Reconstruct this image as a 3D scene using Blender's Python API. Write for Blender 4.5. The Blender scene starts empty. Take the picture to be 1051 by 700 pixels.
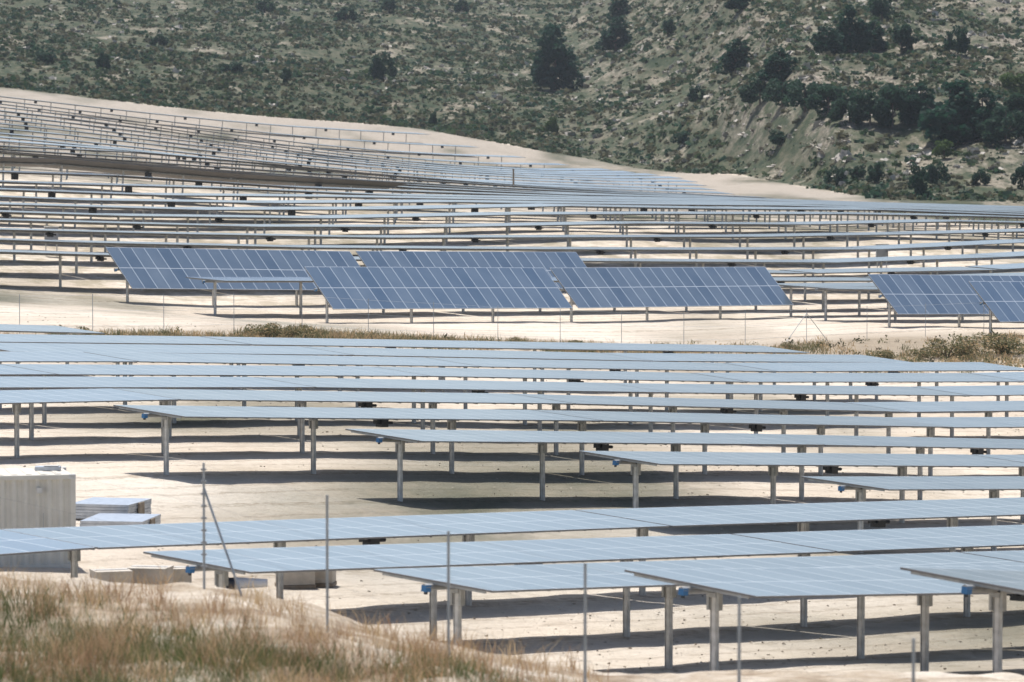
import bpy, math, random
import numpy as np

scene = bpy.context.scene
C = scene.collection
rng = random.Random(11)
nr = np.random.RandomState(5)

# ------------------------------------------------------------------ camera
F = 4850.0; W0, H0 = 1051.0, 700.0
CZ = 14.0
PITCH = math.atan((350 - 60) / F)
cd = bpy.data.cameras.new("camera"); cam = bpy.data.objects.new("camera", cd); C.objects.link(cam)
cam.location = (0, 0, CZ); cam.rotation_euler = (math.pi / 2 - PITCH, 0, 0)
cd.sensor_width = 36; cd.lens = F / W0 * 36; cd.clip_start = 1; cd.clip_end = 9000
cd.dof.use_dof = True; cd.dof.focus_distance = 210; cd.dof.aperture_fstop = 2.6
scene.camera = cam

# ------------------------------------------------------------------ world, sun, exposure
SUN_EL = math.radians(66); SUN_AZ = math.atan2(-0.38, 0.92)      # azimuth from +Y towards +X
world = bpy.data.worlds.new("World"); scene.world = world; world.use_nodes = True
nt = world.node_tree; nt.nodes.clear()
sky = nt.nodes.new('ShaderNodeTexSky'); sky.sky_type = 'NISHITA'; sky.sun_disc = False
sky.sun_elevation = SUN_EL; sky.sun_rotation = SUN_AZ; sky.altitude = 300; sky.dust_density = 2.2
bg = nt.nodes.new('ShaderNodeBackground'); bg.inputs[1].default_value = 0.105
wo = nt.nodes.new('ShaderNodeOutputWorld')
nt.links.new(sky.outputs[0], bg.inputs[0]); nt.links.new(bg.outputs[0], wo.inputs[0])
sd = bpy.data.lights.new("sun", 'SUN'); sd.energy = 4.6; sd.angle = math.radians(0.53); sd.color = (1.0, 0.97, 0.92)
sun = bpy.data.objects.new("sun", sd); C.objects.link(sun)
sun.rotation_euler = (math.pi / 2 - SUN_EL, 0, math.pi - SUN_AZ)
scene.view_settings.view_transform = 'Standard'; scene.view_settings.look = 'None'
scene.view_settings.gamma = 1; scene.view_settings.exposure = 0.32

# ------------------------------------------------------------------ pixel helpers (camera z = 0 here, world = +CZ)
TH = math.radians(47); ct, st = math.cos(TH), math.sin(TH)
cp, sp = math.cos(PITCH), math.sin(PITCH)
def ray(px, py):
    dx = (px - 525.5) / F; dy = (350 - py) / F
    return dx, cp + dy * sp, -sp + dy * cp
def on_depth(px, py, Y):
    d = ray(px, py); t = Y / d[1]; return (d[0] * t, Y, d[2] * t)
def on_row(v, px, py=300.):
    d = ray(px, py); t = v / (-st * d[0] + ct * d[1]); return (d[0] * t, d[1] * t, d[2] * t)
def u_of(v, px):
    x, y, z = on_row(v, px); return x * ct + y * st
def xy_of(u, v): return u * ct - v * st, u * st + v * ct

# ------------------------------------------------------------------ noise
_perm = np.random.RandomState(3).rand(256, 256)
def vnoise(x, y):
    xi = np.floor(x).astype(int); yi = np.floor(y).astype(int); fx = x - xi; fy = y - yi
    fx = fx * fx * (3 - 2 * fx); fy = fy * fy * (3 - 2 * fy)
    a = _perm[xi % 256, yi % 256]; b = _perm[(xi + 1) % 256, yi % 256]
    c = _perm[xi % 256, (yi + 1) % 256]; d = _perm[(xi + 1) % 256, (yi + 1) % 256]
    return (a * (1 - fx) + b * fx) * (1 - fy) + (c * (1 - fx) + d * fx) * fy - 0.5
def fbm(x, y, o=4):
    s = 0; a = 1.
    for i in range(o):
        s = s + a * vnoise(x + 17.3 * i, y + 9.1 * i); x = x * 2.03; y = y * 2.03; a *= .5
    return s

# ------------------------------------------------------------------ terrain controls
TUBE = 2.05
ROWS = {  # v : [(pixel x, pixel y of the torque tube)]
 55.1: [(1015, 602), (1051, 601)],
 62.9: [(715, 605), (993, 597)],
 70.7: [(450, 602), (600, 598), (690, 594), (893, 588)],
 78.5: [(200, 583), (350, 580), (600, 570), (900, 559), (1051, 555)],
 86.3: [(0, 561), (75, 558), (350, 548), (600, 538.5), (900, 528), (1051, 523)],
 94.1: [(868, 500.5), (1051, 501)],
 101.9: [(640, 474), (900, 475.5), (1051, 477)],
 109.7: [(395, 451), (600, 452.5), (900, 459), (1051, 464)],
 117.5: [(150, 426), (380, 426.5), (600, 430.5), (750, 432), (900, 435), (1051, 438.5)],
 125.3: [(100, 409), (380, 410), (600, 413.5), (900, 421.5)],
 133.1: [(100, 395), (380, 397), (600, 400), (900, 404.5)],
 140.9: [(100, 383), (380, 384), (600, 389), (900, 391.5)],
 148.7: [(100, 369.5), (380, 373), (600, 377), (900, 379)],
 156.5: [(100, 360), (380, 364), (600, 368), (900, 371)],
 164.3: [(100, 352), (380, 355.5), (600, 359.5), (800, 361)],
 172.0: [(30, 342.5)],
 184.0: [(1010, 311), (1051, 311)],
 191.0: [(905, 303.5), (1051, 304)],
 198.0: [(850, 297)],
 205.0: [(340, 297.5), (600, 297), (790, 295)],
 212.0: [(215, 289), (400, 289), (860, 289)],
 219.0: [(130, 277), (500, 279), (860, 280)],
 227.0: [(50, 263), (600, 268), (880, 270)],
 235.0: [(100, 250), (600, 257), (900, 256)],
 243.0: [(100, 239), (600, 244), (900, 242)],
 251.0: [(100, 230), (600, 231), (900, 229)],
 259.0: [(100, 222), (600, 217.5), (900, 219.5)],
 267.0: [(100, 213), (600, 212.5), (900, 216)],
 275.0: [(100, 207), (600, 209.5), (900, 214)],
 283.0: [(100, 200), (600, 207), (900, 213)],
 291.0: [(100, 190.5), (350, 199), (600, 205), (900, 212)],
 298.5: [(0, 178), (100, 181), (350, 197), (600, 203.5), (900, 211)],
 306.5: [(0, 167), (100, 171), (200, 180.5), (350, 190.5), (500, 197), (700, 203), (1051, 213)],
}
GROUND = [  # v, px, py of bare ground beyond / between the rows
 (188, 0, 333), (188, 100, 334), (188, 500, 346), (185, 300, 340),
 (800, 0, 94), (760, 430, 136), (720, 600, 163), (620, 760, 180), (500, 900, 205), (480, 1051, 207),
]
FAR = [(330, 100, 166), (350, 350, 186), (350, 600, 200), (350, 900, 209),
 (450, 0, 150), (450, 100, 154), (500, 350, 177), (480, 600, 192), (440, 900, 208.5), (440, 1051, 211),
 (550, 100, 141), (560, 650, 184), (650, 100, 124), (600, 350, 163), (640, 600, 175), (700, 350, 148), (750, 100, 107)]
pts = []
for v, l in ROWS.items():
    for px, py in l:
        x, y, z = on_row(v, px, py); pts.append((x, y, z - TUBE))
for v, px, py in FAR:
    x, y, z = on_row(v, px, py); pts.append((x, y, z - TUBE))
for v, px, py in GROUND: pts.append(on_row(v, px, py))
pts += [(-25, 60, -13.3), (0, 60, -13.6), (25, 60, -14.2), (-14, 104, -13.6)]
pts = np.array(pts)
KX, KY = 1 / 90., 1 / 150.
def _k(ax, ay, bx, by):
    r2 = ((ax[:, None] - bx[None]) * KX) ** 2 + ((ay[:, None] - by[None]) * KY) ** 2
    return .5 * r2 * np.log(r2 + 1e-9)
n = len(pts); Km = _k(pts[:, 0], pts[:, 1], pts[:, 0], pts[:, 1]) + np.eye(n) * 2e-4
Pm = np.c_[np.ones(n), pts[:, 0] * KX, pts[:, 1] * KY]
A_ = np.zeros((n + 3, n + 3)); A_[:n, :n] = Km; A_[:n, n:] = Pm; A_[n:, :n] = Pm.T
sol = np.linalg.solve(A_, np.r_[pts[:, 2], 0, 0, 0])
def tps(x, y):
    lim = np.abs(y) * .125 + 12
    x = np.clip(x, -lim, lim)
    out = np.empty(len(x))
    for i in range(0, len(x), 20000):
        a, b = x[i:i + 20000], y[i:i + 20000]
        out[i:i + 20000] = _k(a, b, pts[:, 0], pts[:, 1]) @ sol[:n] + sol[n] + sol[n + 1] * a * KX + sol[n + 2] * b * KY
    return out
BX = [-400, -116, -72, -22, 16.5, 46, 62, 86, 400]; BY = [1060, 1073, 1080, 1105, 1074, 959, 800, 790, 800]
def ss(a, b, x):
    t = np.clip((x - a) / (b - a), 0, 1); return t * t * (3 - 2 * t)
FENX = np.array([[208, 85], [335, 78], [460, 73.5], [601, 69], [760, 64], [940, 60]])
FXm = (FENX[:, 0] - 525.5) / F * FENX[:, 1]
def height(x, y, full=False):
    x = np.atleast_1d(np.asarray(x, float)); y = np.atleast_1d(np.asarray(y, float))
    yb = np.interp(x, BX, BY) + 10 * vnoise(x / 30. + 50, y * 0 + 3.3)
    z = tps(x, np.clip(y, 55, yb))
    z = z + .05 * fbm(x / 1.6, y / 1.6, 3) * ss(60, 100, y) + .10 * fbm(x / 9., y / 9., 2)
    d = np.maximum(y - yb, 0)
    sl = np.interp(x, [-120, 20, 60, 120], [.052, .062, .083, .085])
    dm = 30 + (d ** 2 / (d + 30) if False else d) - 30
    hill = sl * dm * ss(0, 120, d) * 1.02
    rock = ss(-30, 60, x + 40 * vnoise(x / 60., y / 160.)) * .9 + .1
    amp = ss(10, 160, d)
    kn = fbm(x / 46. + 7, y / 120. + 2, 5)
    hill = hill + amp * (kn * (2.2 + 6.5 * rock) + rock * 2.2 * np.abs(fbm(x / 14., y / 30., 4)))
    hill = np.where(d > 0, hill, 0)
    z = z + hill
    # near embankment with the fence
    cx = (np.array([0, 200, 300, 380, 430, 520, 620, 800, 1051]) - 525.5) / F * 87
    cyp = np.array([594, 601, 618, 640, 654, 672, 687, 689, 691])
    zc = np.interp(x, cx, [on_depth(500, p, 87)[2] for p in cyp])
    yf = np.interp(x, FXm, FENX[:, 1] - 1.0)
    pl = -9.45 - .012 * (60 - np.clip(y, 20, 60)) * 0
    b = np.where(y < yf, pl, pl + (zc - pl) * np.clip((y - yf) / (87 - yf), 0, 1))
    b = np.where(y > 87, zc - (y - 87) * .62, b)
    b = b + (.16 * fbm(x / 2.2, y / 2.2, 4) + .1 * fbm(x / .6, y / .6, 2)) * ss(96, 88, y)
    bm = b > z
    z = np.maximum(z, b)
    # ditch bank below the far road, right side
    if full: return z, d, rock, bm
    return z
def hz(x, y): return float(height(x, y)[0])
def ground_px(px, py, y0=40., y1=1900.):
    d = ray(px, py); Y = np.exp(np.linspace(math.log(y0), math.log(y1), 1500))
    t = Y / d[1]; X = d[0] * t; Z = d[2] * t
    g = height(X, Y); i = np.argmax(g >= Z)
    if not (g >= Z).any(): i = len(Y) - 1
    return X[i], Y[i], g[i]

# ------------------------------------------------------------------ materials
def mat(name, col, rough=.7, metal=0., spec=.5):
    m = bpy.data.materials.new(name); m.use_nodes = True
    b = m.node_tree.nodes['Principled BSDF']
    b.inputs['Base Color'].default_value = (*col, 1); b.inputs['Roughness'].default_value = rough
    b.inputs['Metallic'].default_value = metal; b.inputs['Specular IOR Level'].default_value = spec
    return m
class N:
    def __init__(s, m): s.t = m.node_tree; s.b = s.t.nodes['Principled BSDF']
    def n(s, ty, **k):
        o = s.t.nodes.new(ty)
        for a, v in k.items(): setattr(o, a, v)
        return o
    def l(s, a, b): s.t.links.new(a, b)
    def coord(s, kind='Object', scale=None):
        tc = s.n('ShaderNodeTexCoord'); o = tc.outputs[kind]
        if scale:
            mp = s.n('ShaderNodeMapping'); mp.inputs['Scale'].default_value = scale; s.l(o, mp.inputs[0]); o = mp.outputs[0]
        return o
    def noise(s, co, sc, det=4, ro=.55):
        o = s.n('ShaderNodeTexNoise'); s.l(co, o.inputs['Vector']); o.inputs['Scale'].default_value = sc
        o.inputs['Detail'].default_value = det; o.inputs['Roughness'].default_value = ro; return o.outputs['Fac']
    def ramp(s, fac, stops):
        o = s.n('ShaderNodeValToRGB'); e = o.color_ramp.elements
        e[0].position, e[0].color = stops[0][0], (*stops[0][1], 1)
        e[1].position, e[1].color = stops[-1][0], (*stops[-1][1], 1)
        for p, c in stops[1:-1]:
            q = e.new(p); q.color = (*c, 1)
        s.l(fac, o.inputs[0]); return o.outputs[0]
    def mix(s, f, a, b):
        o = s.n('ShaderNodeMix', data_type='RGBA')
        for i, v in ((0, f), (6, a), (7, b)):
            if isinstance(v, (int, float)): o.inputs[i].default_value = v
            elif isinstance(v, tuple): o.inputs[i].default_value = (*v, 1)
            else: s.l(v, o.inputs[i])
        return o.outputs[2]
    def math(s, op, a, b=0., c=None):
        o = s.n('ShaderNodeMath', operation=op)
        for i, v in enumerate((a, b) if c is None else (a, b, c)):
            if isinstance(v, (int, float)): o.inputs[i].default_value = v
            else: s.l(v, o.inputs[i])
        return o.outputs[0]
    def attr(s, name): o = s.n('ShaderNodeAttribute', attribute_name=name); return o.outputs['Fac']
    def bump(s, h, dist=.05, st=1.):
        o = s.n('ShaderNodeBump'); o.inputs['Distance'].default_value = dist; o.inputs['Strength'].default_value = st
        s.l(h, o.inputs['Height']); s.l(o.outputs[0], s.b.inputs['Normal'])

g3 = lambda v: (v, v, v)
# ground
m_ground = mat('ground', (.5, .43, .33), .95, spec=.2); q = N(m_ground)
co = q.coord('Object')
n1 = q.noise(co, .06, 5); n2 = q.noise(co, .9, 5, .65); n3 = q.noise(co, 6., 3, .6)
sand = q.ramp(n1, [(.3, (.62, .52, .415)), (.5, (.74, .645, .535)), (.7, (.82, .735, .63))])
sand = q.mix(q.math('MULTIPLY', q.ramp(n2, [(.42, g3(0)), (.68, g3(1))]), .28), sand, (.43, .35, .265))
sand = q.mix(q.math('MULTIPLY', q.ramp(n3, [(.5, g3(0)), (.75, g3(1))]), .35), sand, (.80, .74, .64))
n4 = q.noise(co, 2.6, 6, .75)
sand = q.mix(q.math('MULTIPLY', q.ramp(n4, [(.50, g3(0)), (.66, g3(1))]), .34), sand, (.42, .34, .26))
# scattered low weeds
cw = q.coord('Object', (1, .6, 1)); w1 = q.noise(cw, .045, 3); w2 = q.noise(cw, .8, 5, .7)
weed = q.math('MULTIPLY', q.ramp(w1, [(.52, g3(0)), (.62, g3(1))]), q.ramp(w2, [(.5, g3(0)), (.62, g3(1))]))
sand = q.mix(q.math('MULTIPLY', weed, .10), sand, (.40, .32, .23))
sp3 = q.n('ShaderNodeSeparateXYZ'); q.l(co, sp3.inputs[0])
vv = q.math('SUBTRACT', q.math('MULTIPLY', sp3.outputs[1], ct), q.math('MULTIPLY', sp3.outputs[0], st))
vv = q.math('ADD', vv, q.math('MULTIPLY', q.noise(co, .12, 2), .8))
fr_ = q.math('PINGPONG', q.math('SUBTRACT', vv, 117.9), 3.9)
rut = q.math('LESS_THAN', q.math('ABSOLUTE', q.math('SUBTRACT', fr_, 3.0)), .22)
rut = q.math('MULTIPLY', rut, q.ramp(n4, [(.40, g3(0)), (.55, g3(.6))]))
sand = q.mix(rut, sand, (.44, .36, .28))
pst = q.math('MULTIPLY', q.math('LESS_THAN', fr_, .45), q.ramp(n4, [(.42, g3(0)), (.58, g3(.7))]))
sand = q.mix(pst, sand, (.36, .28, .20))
wb = q.math('MULTIPLY', q.attr('midfield'), q.ramp(q.noise(cw, .35, 5, .7), [(.44, g3(0)), (.60, g3(.75))]))  # mid-field brown patches: weeds plus brownish row shadows painted into the soil colour
sand = q.mix(wb, sand, (.33, .28, .19))
far = q.attr('farfield')
sand = q.mix(far, sand, q.mix(q.ramp(n4, [(.35, g3(0)), (.65, g3(1))]), (.24, .20, .16), (.50, .44, .37)))
# scrub hillside
ch = q.coord('Object', (1, .35, 1)); h1 = q.noise(ch, .035, 5, .6); h2 = q.noise(ch, .25, 6, .7); h3 = q.noise(ch, 1.2, 4, .7)
scrub = q.ramp(h2, [(.32, (.016, .030, .014)), (.46, (.034, .050, .023)), (.58, (.066, .071, .038)), (.74, (.14, .125, .085))])
soil = q.ramp(h3, [(.3, (.12, .10, .075)), (.5, (.28, .235, .185)), (.68, (.46, .40, .33))])
h4 = q.noise(ch, .7, 5, .8)
scrub = q.mix(q.ramp(h4, [(.44, g3(0)), (.60, g3(.75))]), scrub, q.ramp(h2, [(.4, (.055, .068, .032)), (.64, (.15, .13, .085))]))
scrub = q.mix(q.ramp(h4, [(.30, g3(.7)), (.42, g3(0))]), scrub, (.022, .034, .018))
h5 = q.noise(ch, .09, 6, .65)
scrub = q.mix(q.math('MULTIPLY', q.ramp(h5, [(.54, g3(0)), (.62, g3(.85))]), q.ramp(h4, [(.36, g3(.1)), (.52, g3(1))])), scrub, q.ramp(h3, [(.35, (.20, .165, .12)), (.65, (.38, .33, .26))]))
soil = q.mix(q.ramp(h4, [(.38, g3(.8)), (.50, g3(0))]), soil, (.085, .085, .055))
rk = q.math('MULTIPLY', q.attr('rocky'), q.ramp(h1, [(.45, g3(0.0)), (.60, g3(.9))]))
hillc = q.mix(rk, scrub, q.mix(q.ramp(h2, [(.40, g3(0)), (.55, g3(1))]), (.055, .068, .034), soil))
base = q.mix(q.attr('scrub'), sand, hillc)
# embankment dirt
b1 = q.noise(co, .5, 5, .6)
dirt = q.ramp(b1, [(.35, (.30, .22, .15)), (.5, (.50, .41, .31)), (.65, (.70, .62, .52))])
base = q.mix(q.attr('bank'), base, dirt)
verge = q.mix(n2, (.24, .18, .13), (.50, .42, .31))
base = q.mix(q.attr('verge'), base, verge)
q.l(base, q.b.inputs['Base Color']); q.bump(q.math('ADD', q.math('ADD', n2, n4), q.math('MULTIPLY', n3, .5)), .22, .9)

# module glass
def panel_mat(name, dust):
    m = mat(name, (.02, .04, .1), .22); q = N(m); co = q.coord('Object')
    sep = q.n('ShaderNodeSeparateXYZ'); q.l(co, sep.inputs[0])
    def line(axis, pitch, w, off=0.):
        a = q.math('ADD', sep.outputs[axis], off)
        f = q.math('PINGPONG', a, pitch / 2)
        return q.math('LESS_THAN', f, w)
    seam = line(0, 1.02, .019); mid = q.math('LESS_THAN', q.math('ABSOLUTE', sep.outputs[1]), .020)
    rim = q.math('GREATER_THAN', q.math('ABSOLUTE', sep.outputs[1]), 1.775)
    fr = q.math('MAXIMUM', q.math('MAXIMUM', seam, mid), rim)
    dn = q.noise(co, .5, 3)
    wn = q.n('ShaderNodeTexWhiteNoise', noise_dimensions='1D'); q.l(q.math('FLOOR', q.math('DIVIDE', sep.outputs[0], 1.02)), wn.inputs['W'])
    dn = q.math('ADD', dn, q.math('MULTIPLY', wn.outputs['Value'], .6))
    oi = q.n('ShaderNodeObjectInfo')
    cell = q.mix(oi.outputs['Random'], (.002, .040, .095), (.003, .050, .120))
    cell = q.mix(q.math('MULTIPLY', q.math('ADD', dn, .3), dust), cell, (.50, .57, .62))
    q.l(q.mix(fr, cell, (.62, .66, .70)), q.b.inputs['Base Color'])
    q.l(q.math('ADD', q.math('MULTIPLY', fr, .2), .20), q.b.inputs['Roughness'])
    q.b.inputs['Specular IOR Level'].default_value = .6
    q.b.inputs['Coat Weight'].default_value = 1.0; q.b.inputs['Coat IOR'].default_value = 1.6; q.b.inputs['Coat Roughness'].default_value = .2
    q.b.inputs['Sheen Weight'].default_value = .0; q.b.inputs['Sheen Roughness'].default_value = .4
    q.b.inputs['Sheen Tint'].default_value = (.93, .97, 1, 1)
    return m
m_panel = panel_mat('panel_glass', .17)
m_back = mat('panel_back', (.20, .19, .18), .7)
def metal_mat(name, a, b, r=.5, me=.6):
    m = mat(name, a, r, me); q = N(m); co = q.coord('Object'); f = q.noise(co, 5., 4)
    q.l(q.mix(q.ramp(f, [(.35, g3(0)), (.65, g3(1))]), a, b), q.b.inputs['Base Color']); return m
m_galv = metal_mat('galvanised_steel', (.42, .43, .42), (.30, .31, .31), .5, .5)
m_post = metal_mat('post_steel', (.66, .66, .64), (.50, .50, .48), .5, .2)
m_dark = mat('motor_dark', (.025, .03, .04), .5)
m_blue = mat('blue_plastic', (.03, .16, .36), .5)
m_white = mat('white_plastic', (.7, .7, .7), .5)
def noisy(name, a, b, sc=4., r=.8):
    m = mat(name, a, r); q = N(m); co = q.coord('Object'); f = q.noise(co, sc, 5, .65)
    q.l(q.mix(q.ramp(f, [(.35, g3(0)), (.65, g3(1))]), a, b), q.b.inputs['Base Color']); return m
m_cont = noisy('container_paint', (.69, .67, .60), (.58, .56, .50), .8, .6)
m_roof = noisy('container_roof', (.62, .58, .50), (.50, .46, .40), 1.2, .7)
m_card = noisy('cardboard', (.52, .47, .40), (.42, .38, .32), 3.)
m_alu = metal_mat('stacked_aluminium', (.50, .54, .60), (.38, .42, .48), .35, .6)
m_wood = noisy('weathered_wood', (.33, .27, .20), (.22, .17, .12), 5.)
m_tarp = noisy('grey_tarp', (.58, .56, .52), (.44, .42, .38), 2.)
m_bark = noisy('bark', (.12, .09, .065), (.07, .05, .04), 6.)
m_cab = noisy('cabinet_paint', (.40, .41, .42), (.33, .34, .35), 2.)
def leaf(name, a, b, sc=.8):
    m = noisy(name, a, b, sc, .75); q = N(m); q.b.inputs['Specular IOR Level'].default_value = .25
    tr = q.n('ShaderNodeBsdfTranslucent'); mx = q.n('ShaderNodeMixShader'); mx.inputs[0].default_value = .42
    q.l(q.b.inputs['Base Color'].links[0].from_socket, tr.inputs[0])
    out = [n for n in q.t.nodes if n.type == 'OUTPUT_MATERIAL'][0]
    q.l(q.b.outputs[0], mx.inputs[1]); q.l(tr.outputs[0], mx.inputs[2]); q.l(mx.outputs[0], out.inputs[0]); return m
m_pine = leaf('pine_foliage', (.010, .044, .028), (.024, .072, .040))
m_olive = leaf('olive_foliage', (.022, .058, .036), (.044, .088, .050))
m_green = leaf('bright_green_foliage', (.06, .10, .03), (.10, .15, .045))
m_scrub = leaf('scrub_foliage', (.028, .055, .026), (.060, .088, .040), .15)
m_scrub2 = leaf('dry_scrub', (.12, .115, .07), (.08, .08, .045), .2)
m_straw = leaf('straw', (.56, .42, .24), (.42, .29, .17), 1.)
m_rust = leaf('russet_grass', (.31, .185, .11), (.40, .26, .15), 1.)
m_weed = leaf('green_weeds', (.055, .085, .025), (.12, .15, .05), 1.)
m_bush = leaf('roadside_bush', (.12, .13, .06), (.22, .20, .11), 1.)

# ------------------------------------------------------------------ mesh helpers
class MB:
    def __init__(s): s.v = []; s.f = []; s.m = []; s.mats = []
    def mi(s, m):
        if m not in s.mats: s.mats.append(m)
        return s.mats.index(m)
    def box(s, c, d, m, top=None, rz=0.):
        i = len(s.v); k = s.mi(m); cr, sr = math.cos(rz), math.sin(rz)
        for z in (-1, 1):
            for x, y in ((-1, -1), (1, -1), (1, 1), (-1, 1)):
                ax, ay = x * d[0] / 2, y * d[1] / 2
                s.v.append((c[0] + ax * cr - ay * sr, c[1] + ax * sr + ay * cr, c[2] + z * d[2] / 2))
        fs = [(0, 3, 2, 1), (4, 5, 6, 7), (0, 1, 5, 4), (1, 2, 6, 5), (2, 3, 7, 6), (3, 0, 4, 7)]
        for j, f in enumerate(fs):
            s.f.append(tuple(i + a for a in f)); s.m.append(s.mi(top) if (j == 1 and top) else k)
    def tube(s, a, b, r0, r1, m, n=8):
        a = np.array(a, float); b = np.array(b, float); d = b - a; d /= np.linalg.norm(d)
        h = np.array([0, 0, 1.]) if abs(d[2]) < .9 else np.array([1., 0, 0])
        p = np.cross(d, h); p /= np.linalg.norm(p); w = np.cross(d, p); i = len(s.v); k = s.mi(m)
        for e, r in ((a, r0), (b, r1)):
            for j in range(n):
                t = 2 * math.pi * j / n; s.v.append(tuple(e + r * (p * math.cos(t) + w * math.sin(t))))
        for j in range(n):
            s.f.append((i + j, i + (j + 1) % n, i + n + (j + 1) % n, i + n + j)); s.m.append(k)
        s.f.append(tuple(i + j for j in range(n))[::-1]); s.m.append(k)
        s.f.append(tuple(i + n + j for j in range(n))); s.m.append(k)
    def mesh(s, name):
        me = bpy.data.meshes.new(name); me.from_pydata(s.v, [], s.f)
        for m in s.mats: me.materials.append(m)
        me.polygons.foreach_set('material_index', s.m); me.update(); return me
    def build(s, name, parent=None, loc=None): return link(name, s.mesh(name), parent, loc)
def link(name, me, parent=None, loc=None):
    o = bpy.data.objects.new(name, me); C.objects.link(o)
    if parent: o.parent = parent
    if loc is not None: o.location = loc
    return o
def tag(o, label=None, cat=None, group=None, kind=None):
    for k, v in (('label', label), ('category', cat), ('group', group), ('kind', kind)):
        if v: o[k] = v
    return o
def empty(name, loc, rz=0.):
    o = bpy.data.objects.new(name, None); C.objects.link(o); o.location = loc; o.rotation_euler = (0, 0, rz)
    o.empty_display_size = .3; return o
def cp_obj(o, parent=None, loc=None):
    c = o.copy(); C.objects.link(c); c.parent = parent
    if loc is not None: c.location = loc
    return c
ORD = ['zeroth', 'first', 'second', 'third', 'fourth', 'fifth', 'sixth', 'seventh', 'eighth', 'ninth', 'tenth', 'eleventh', 'twelfth',
       'thirteenth', 'fourteenth', 'fifteenth', 'sixteenth', 'seventeenth', 'eighteenth', 'nineteenth', 'twentieth']
def ordn(n):
    if n <= 20: return ORD[n]
    return ('twenty-' if n < 30 else 'thirty-' if n < 40 else 'forty-') + ORD[n % 10] if n % 10 else {3: 'thirtieth', 4: 'fortieth'}[n // 10]

# ------------------------------------------------------------------ terrain mesh
def build_ground():
    Ys = np.r_[np.linspace(-350, 20, 12), np.arange(30, 112, .35), np.arange(112, 270, .6), np.arange(270, 400, 1.3), np.arange(400, 1650, 3.2), np.linspace(1670, 3100, 50)]
    t = np.linspace(-1, 1, 421); ts = np.r_[-12, -6, -3.5, -2.2, -1.5, -1.2, t, 1.2, 1.5, 2.2, 3.5, 6, 12]
    hw = np.maximum(np.abs(Ys) * .118, 6) + 3
    X = ts[None, :] * hw[:, None]; X = np.clip(X, -1500, 1500)
    # outermost columns reach the same far limit
    X[:, 0] = -1500; X[:, -1] = 1500; Y = np.repeat(Ys[:, None], len(ts), 1)
    z, d, rock, bm = height(X.ravel(), Y.ravel(), True)
    x = X.ravel(); y = Y.ravel(); nY, nX = X.shape
    co = np.c_[x, y, z + CZ]
    idx = np.arange(nY * nX).reshape(nY, nX)
    f = np.stack([idx[:-1, :-1], idx[:-1, 1:], idx[1:, 1:], idx[1:, :-1]], -1).reshape(-1, 4)
    me = bpy.data.meshes.new('ground'); me.vertices.add(len(co)); me.vertices.foreach_set('co', co.ravel())
    me.loops.add(f.size); me.polygons.add(len(f)); me.loops.foreach_set('vertex_index', f.ravel())
    me.polygons.foreach_set('loop_start', np.arange(0, f.size, 4)); me.polygons.foreach_set('loop_total', np.full(len(f), 4))
    me.update(); me.validate(); me.polygons.foreach_set('use_smooth', np.ones(len(f), bool))
    def at(name, arr):
        a = me.attributes.new(name, 'FLOAT', 'POINT'); a.data.foreach_set('value', arr.astype(np.float32))
    nz = fbm(x / 12., y / 40., 3)
    at('scrub', ss(-4, 14, d + 18 * nz + 25 * ss(50, 75, x))); at('rocky', rock * ss(20, 120, d))
    at('bank', ss(96, 91, y)); at('farfield', ss(420, 640, y) * (d < 2) * .9)
    v = -st * x + ct * y
    at('midfield', ss(205, 230, v) * (d < 2))
    road = .55 * ss(178, 182, v + 3 * nz) * ss(188, 184, v + 3 * nz)
    at('verge', np.clip(road + ss(166, 171, v + 6 * nz) * ss(184, 180, v + 4 * nz) * (ss(-5, 25, x) * .9 + .3), 0, 1))
    me.materials.append(m_ground)
    o = link('ground', me); tag(o, kind='structure')
build_ground()

# ------------------------------------------------------------------ solar trackers
TL, TW = 20.4, 3.6
def module_table_mesh(detail):
    b = MB()
    if detail:
        b.box((TL / 2, 0, .13), (TL, TW, .045), m_back, top=m_panel)
    else: b.box((TL / 2, 0, .11), (TL, TW, .06), m_back, top=m_panel)
    return b
def drive(b, x):
    b.box((x, -.12, -.16), (.34, .30, .30), m_dark); b.tube((x - .15, -.12, -.16), (x + .5, -.12, -.16), .055, .055, m_dark)
    b.box((x - .28, -.12, -.12), (.18, .18, .16), m_dark)
me_table = module_table_mesh(1).mesh('module_table')
b = MB(); b.tube((-.25, 0, 0), (TL + .2, 0, 0), .075, .075, m_galv, 8); me_tube = b.mesh('torque_tube')
b = MB()
for i in range(21):
    x = min(max(i * 1.02, .05), TL - .05); b.box((x, 0, .082), (.05, TW - .5, .05), m_galv)
me_rail = b.mesh('support_rail')
b = MB()                                   # I-section pile
b.box((0, -.075, -1.35), (.10, .010, 2.7), m_post); b.box((0, .075, -1.35), (.10, .010, 2.7), m_post); b.box((0, 0, -1.35), (.010, .14, 2.7), m_post)
b.box((0, 0, -1.35), (.075, .10, 2.69), m_post)
me_post = b.mesh('post')
b = MB()
for s in (-1, 1): b.box((0, s * .13, -.22), (.13, .07, .40), m_galv)
b.box((0, 0, -.10), (.16, .20, .10), m_galv); b.tube((-.07, 0, 0), (.07, 0, 0), .12, .12, m_dark, 10)
me_brk = b.mesh('bearing_bracket')
b = MB(); drive(b, 0); me_drive = b.mesh('drive_motor')
b = MB(); b.box((0, 0, 0), (.16, .14, .14), m_blue); b.box((0, 0, -.10), (.06, .06, .06), m_dark); me_ctrl = b.mesh('control_box')
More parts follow.
